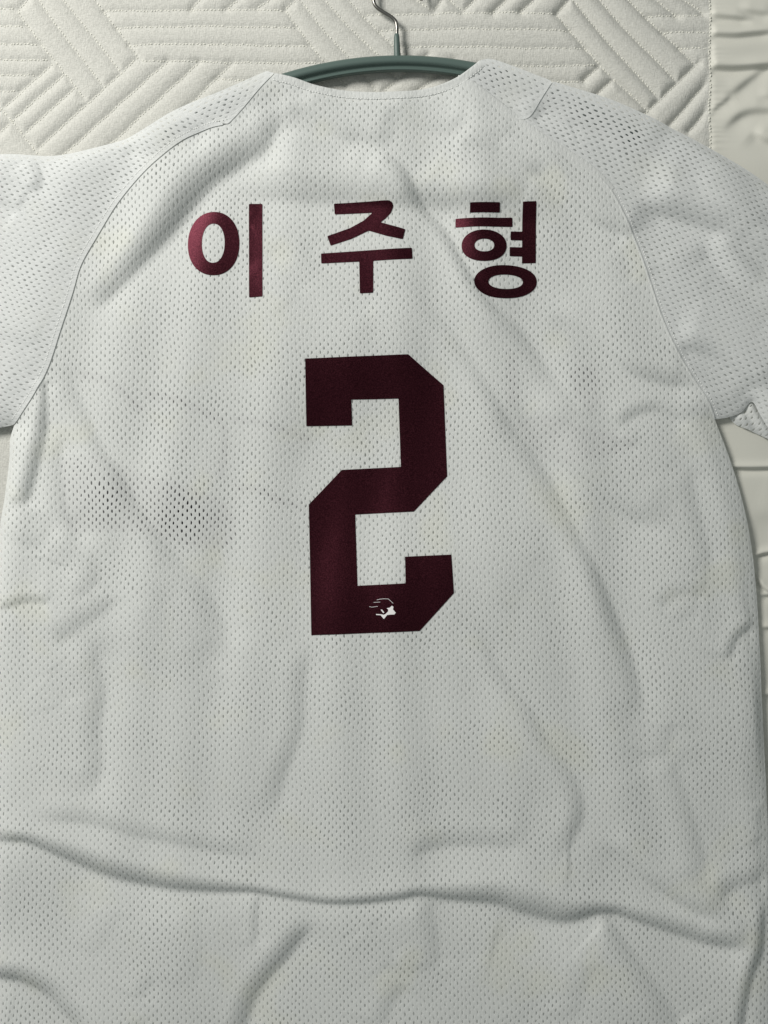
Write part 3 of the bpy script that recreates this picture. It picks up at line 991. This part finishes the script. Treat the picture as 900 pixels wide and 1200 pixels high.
# ribbons: flat bands and pipings that follow the relief
def ribbon(line, half, rise, thick, name, mat, parent, zf=relief, off=0.0):
    C = np.asarray(line, float)[:, :2]
    seg = np.hypot(*(C[1:] - C[:-1]).T)
    cum = np.concatenate([[0], np.cumsum(seg)])
    n = max(4, int(cum[-1] / 2.0))
    t = np.linspace(0, cum[-1], n)
    P = np.stack([np.interp(t, cum, C[:, 0]), np.interp(t, cum, C[:, 1])], 1)
    T = np.gradient(P, axis=0)
    T /= np.linalg.norm(T, axis=1)[:, None]
    N = np.stack([-T[:, 1], T[:, 0]], 1)
    prof = [(-1, -thick), (-1, 0.0), (-.8, .75), (-.4, .95), (0, 1.0), (.4, .95), (.8, .75), (1, 0.0), (1, -thick)]
    V, UV = [], []
    cols = []
    for a, zz in prof:
        Q = P + N * (off + a * half)
        z = zf(Q[:, 0], Q[:, 1]) + (zz * rise if zz > -thick else -thick)
        cols.append(np.stack([(Q[:, 0] - 450) * S, (600 - Q[:, 1]) * S, z * S], 1))
        UV.append(np.stack([Q[:, 0], Q[:, 1]], 1))
    V = np.stack(cols, 1).reshape(-1, 3)
    UV = np.stack(UV, 1).reshape(-1, 2)
    m = len(prof)
    idx = np.arange(n * m).reshape(n, m)
    Fq = np.stack([idx[:-1, :-1].ravel(), idx[:-1, 1:].ravel(), idx[1:, 1:].ravel(), idx[1:, :-1].ravel()], 1)
    me = mesh_from(V, Fq, name)
    set_uv(me, UV)
    return link(name, me, mat, parent)


ribbon(NECK, 4.8, 0.7, 2.6, 'neck_band', M_BAND, shirt, off=4.2)
ribbon(RAG_R[(RAG_R[:, 0] > 700)], 1.6, 1.1, 2.2, 'seam_piping', M_BAND, shirt)
ribbon(RAG_R[(RAG_R[:, 0] < 716) & (RAG_R[:, 0] > 540)], 5.0, 0.7, 0.8, 'seam_tape', M_BAND, shirt, off=-1)


# front of the garment, lying underneath
def front_z(x, y):
    h = relief(x, y)
    hd = near_dist(np.asarray(x, float), np.asarray(y, float), HANG, 60)
    return np.clip(np.minimum(h - 2.4 - 0.25 * np.maximum(h - 14, 0), -0.6 + (hd / 7) ** 2), -0.6, 30.0)


fneck = catmull([(322, 96), (345, 103), (370, 111), (400, 117), (440, 119), (480, 117), (510, 111), (535, 102), (556, 90), (562, 80)], 6)
ctr = np.array([450.0, 620.0])
front_out = path_cat(fneck, SIL_R + np.array([-4, 6.0]), SLEEVE_R_LOW + np.array([0, -7.0]), SIDE_R[3:] + np.array([-6, 0.0]), [(900, 1335), (-18, 1335)], SIDE_L[::-1] + np.array([7, 0.0]), SLEEVE_L_LOW[::-1] + np.array([0, -6.0]), SIL_L + np.array([2, 7.0]))
front = link('front_panel', sheet(front_out, 4.0, front_z, 'front_panel', 0.0, []), M_FRONT, shirt)


# ------------------------------------------------------------------ flat prints that follow the cloth
def round_poly(pts, r=1.0):
    P = np.asarray(pts, float)
    out = []
    n = len(P)
    for i in range(n):
        a, b_, c = P[i - 1], P[i], P[(i + 1) % n]
        d1, d2 = a - b_, c - b_
        l1, l2 = np.linalg.norm(d1), np.linalg.norm(d2)
        rr = min(r, l1 * .4, l2 * .4)
        p1, p2 = b_ + d1 / l1 * rr, b_ + d2 / l2 * rr
        for t in (0, .35, .65, 1):
            out.append((1 - t) ** 2 * p1 + 2 * t * (1 - t) * b_ + t * t * p2)
    return out


def oval(x0, x1, y0, y1, n=56, pw=2.15):
    cx, cy, rx, ry = (x0 + x1) / 2, (y0 + y1) / 2, (x1 - x0) / 2, (y1 - y0) / 2
    out = []
    for k in range(n):
        a = 2 * math.pi * k / n
        c, s = math.cos(a), math.sin(a)
        out.append((cx + rx * math.copysign(abs(c) ** (2 / pw), c), cy + ry * math.copysign(abs(s) ** (2 / pw), s)))
    return out


def decal(name, polys, rings, mat, parent, off=0.55, thick=0.9, cell=3.0, zf=relief):
    bm = bmesh.new()
    for P in polys:
        vs_ = [bm.verts.new((p[0], p[1], 0)) for p in P]
        f = bm.faces.new(vs_)
        f.normal_update()
        bmesh.ops.triangulate(bm, faces=[f])
    for (O, I) in rings:
        a = [bm.verts.new((p[0], p[1], 0)) for p in O]
        c = [bm.verts.new((p[0], p[1], 0)) for p in I]
        for k in range(len(O)):
            k2 = (k + 1) % len(O)
            bm.faces.new((a[k], a[k2], c[k2], c[k]))
    co = np.array([v.co[:] for v in bm.verts])
    for ax in (0, 1):
        lo, hi = co[:, ax].min(), co[:, ax].max()
        for t in np.arange(lo + cell * .5, hi, cell):
            no = (1, 0, 0) if ax == 0 else (0, 1, 0)
            pc = (t, 0, 0) if ax == 0 else (0, t, 0)
            bmesh.ops.bisect_plane(bm, geom=bm.verts[:] + bm.edges[:] + bm.faces[:], plane_co=pc, plane_no=no, dist=1e-4)
    bm.verts.ensure_lookup_table()
    rim = [e for e in bm.edges if len(e.link_faces) == 1]
    co = np.array([v.co[:] for v in bm.verts])
    z = zf(co[:, 0], co[:, 1]) + off
    for v, zz in zip(bm.verts, z):
        v.co.z = zz
    for f in bm.faces:
        f.smooth = True
    for e in rim:
        e.smooth = False
    r = bmesh.ops.extrude_edge_only(bm, edges=rim)
    for g in r['geom']:
        if isinstance(g, bmesh.types.BMVert):
            g.co.z -= thick
    for v in bm.verts:
        v.co = W(*v.co)
    bmesh.ops.recalc_face_normals(bm, faces=bm.faces)
    if sum(f.normal.z * f.calc_area() for f in bm.faces) < 0:
        bmesh.ops.reverse_faces(bm, faces=bm.faces)
    me = bpy.data.meshes.new(name)
    bm.to_mesh(me)
    bm.free()
    return link(name, me, mat, parent)


def at3(pts, ox, oy, f):
    return [(ox + x / f, oy + y / f) for x, y in pts]


K1 = 1.9565
c1 = decal('name_character', [round_poly([(291, 237.3), (306.8, 237.3), (307.8, 347.7), (292, 348.7)], 1.2)],
           [(oval(219.4, 280.2, 247, 322.7), oval(236, 263, 261, 308))], M_VINYL, shirt)
c1['label'] = 'first maroon character, a tall ring beside an upright bar'
zi = at3([(273, 562), (440, 555), (466, 555), (478, 561), (483, 575), (474, 598), (457, 616), (438, 631), (525, 656), (516, 692), (460, 680), (396, 660), (335, 689), (262, 712), (250, 678), (330, 650), (378, 624), (409, 596), (276, 600)], 300, 50, 3)
ju = at3([(228, 740), (548, 722), (550, 761), (412, 768), (412, 880), (365, 882), (363, 770), (229, 775)], 300, 50, 3)
c2 = decal('name_character', [round_poly(zi, 1.2), round_poly(ju, 1.2)], [], M_VINYL, shirt)
c2['label'] = 'middle maroon character, a splayed top above a T shape'
b1 = at3([(588, 487), (745, 486), (746, 535), (588, 536)], 420, 130, 4.5)
b2 = at3([(513, 563), (813, 560), (814, 608), (513, 610)], 420, 130, 4.5)
O1 = at3(oval(545, 782, 626, 792), 420, 130, 4.5)
I1 = at3(oval(612, 716, 675, 742), 420, 130, 4.5)
c3 = decal('name_character', [round_poly(b1, 1.2), round_poly(b2, 1.2),
                              round_poly([(612.5, 236.8), (628.4, 235.8), (628.4, 307.3), (612.2, 307.8), (612.2, 299.7), (597.6, 299.7), (597.6, 289), (612.3, 289), (612.3, 280.8), (598.7, 280.8), (598.7, 270.5), (612.4, 270.5)], 0.9)],
           [(O1, I1), (oval(555.7, 629.6, 310.4, 348.9), oval(572.4, 613.2, 321.4, 338.2))], M_VINYL, shirt)
c3['label'] = 'last maroon character, two bars over two flat rings beside an upright'

two = at3([(119, 96), (500, 80), (631, 192), (645, 530), (521, 661), (303, 672), (312, 936), (490, 926), (488, 828), (659, 820), (668, 962), (542, 1102), (141, 1119), (130, 635), (253, 506), (473, 495), (464, 242), (289, 246), (292, 341), (122, 344)], 320, 390, 3.156)
num = decal('number_print', [round_poly(two, 0.5)], [], M_VINYL, shirt)
num['label'] = 'large angular maroon figure two'

E = lambda pts: at3(pts, 400, 670, 7.5)


def stroke(pts, w):
    P = np.asarray(pts, float)
    T = np.gradient(P, axis=0)
    T /= np.linalg.norm(T, axis=1)[:, None]
    N = np.stack([-T[:, 1], T[:, 0]], 1) * w / 2
    return [tuple(p) for p in np.vstack([P + N, (P - N)[::-1]])]


emb = [E([(305, 370), (352, 372), (372, 377), (390, 368), (412, 345), (412, 330), (398, 318), (424, 314), (444, 296), (458, 306), (453, 328), (478, 357), (466, 373), (430, 374), (402, 378), (374, 414), (345, 380), (306, 379)]),
       E([(346, 332), (357, 330), (378, 356), (368, 362)]),
       stroke(E([(312, 246), (345, 239), (372, 236), (412, 237), (430, 252), (455, 276)]), 0.42),
       stroke(E([(284, 269), (310, 267), (342, 265)]), 0.38),
       stroke(E([(245, 306), (270, 310), (320, 303)]), 0.38)]
e_ = decal('emblem', emb, [], M_EMBLEM, num, off=0.95, thick=0.3, cell=2.0)
e_['label'] = 'tiny white emblem of a star shape under thin speed lines'

# dark print on the front side that shows through the eyelets
fz = lambda x, y: front_z(x, y)


def blob(pts):
    return [tuple(p) for p in catmull(list(pts) + [pts[0]], 4)[:-1]]


decal('front_print', [blob([(82, 572), (108, 550), (142, 552), (168, 572), (176, 600), (160, 616), (120, 612), (84, 614)]),
                      blob([(182, 590), (196, 576), (214, 578), (232, 590), (238, 612), (228, 634), (206, 622), (186, 616)]),
                      blob([(240, 598), (252, 600), (260, 612), (258, 630), (246, 618)])], [], M_UNDER, front, off=0.9, thick=.4, cell=4, zf=fz)
decal('front_print', [stroke(catmull([(95, 438), (120, 444), (142, 458), (165, 480)], 5), 8),
                      stroke(catmull([(172, 462), (205, 468), (232, 480), (258, 494), (262, 520), (258, 560)], 5), 8),
                      stroke(catmull([(272, 490), (300, 494), (330, 503), (362, 514)], 5), 7),
                      stroke(catmull([(278, 572), (300, 573), (330, 588), (364, 597)], 5), 7)], [], M_UNDER, front, off=0.9, thick=.4, cell=4, zf=fz)
decal('front_print', [blob([(70, 540), (110, 532), (170, 556), (225, 572), (268, 596), (272, 636), (236, 642), (190, 630), (140, 622), (78, 618)])], [], M_UNDER2, front, off=0.45, thick=.3, cell=4, zf=fz)
decal('front_print', [blob([(668, 438), (684, 428), (702, 440), (700, 474), (690, 484), (676, 466)]),
                      blob([(606, 494), (640, 486), (680, 500), (730, 512), (744, 524), (700, 536), (664, 544), (630, 530)]),
                      blob([(594, 410), (606, 420), (608, 470), (596, 470)])], [], M_UNDER2, front, off=0.9, thick=.4, cell=4, zf=fz)


# ------------------------------------------------------------------ rows of seam thread on the garment
def shifted(line, off):
    C = np.asarray(line, float)[:, :2]
    T = np.gradient(C, axis=0)
    T /= np.linalg.norm(T, axis=1)[:, None]
    return C + np.stack([-T[:, 1], T[:, 0]], 1) * off


M_WHITE_THREAD = plain_mat('white_thread', (0.78, 0.79, 0.77), 0.7)
stitches(shifted(NECK, 8.3), lambda x, y: relief(x, y) + 0.45, 3.6, 2.3, 0.8, 0.35, 'seam_stitching', M_WHITE_THREAD, shirt, wob=.12)
stitches(shifted(RAG_L, 5.5), lambda x, y: relief(x, y) + lsl_lift(x, y), 3.6, 2.3, 0.8, 0.35, 'seam_stitching', M_WHITE_THREAD, shirt, wob=.12)
stitches(shifted(RAG_R, -4.5), lambda x, y: relief(x, y) + rsl_lift(x, y), 3.6, 2.3, 0.8, 0.35, 'seam_stitching', M_WHITE_THREAD, shirt, wob=.12)
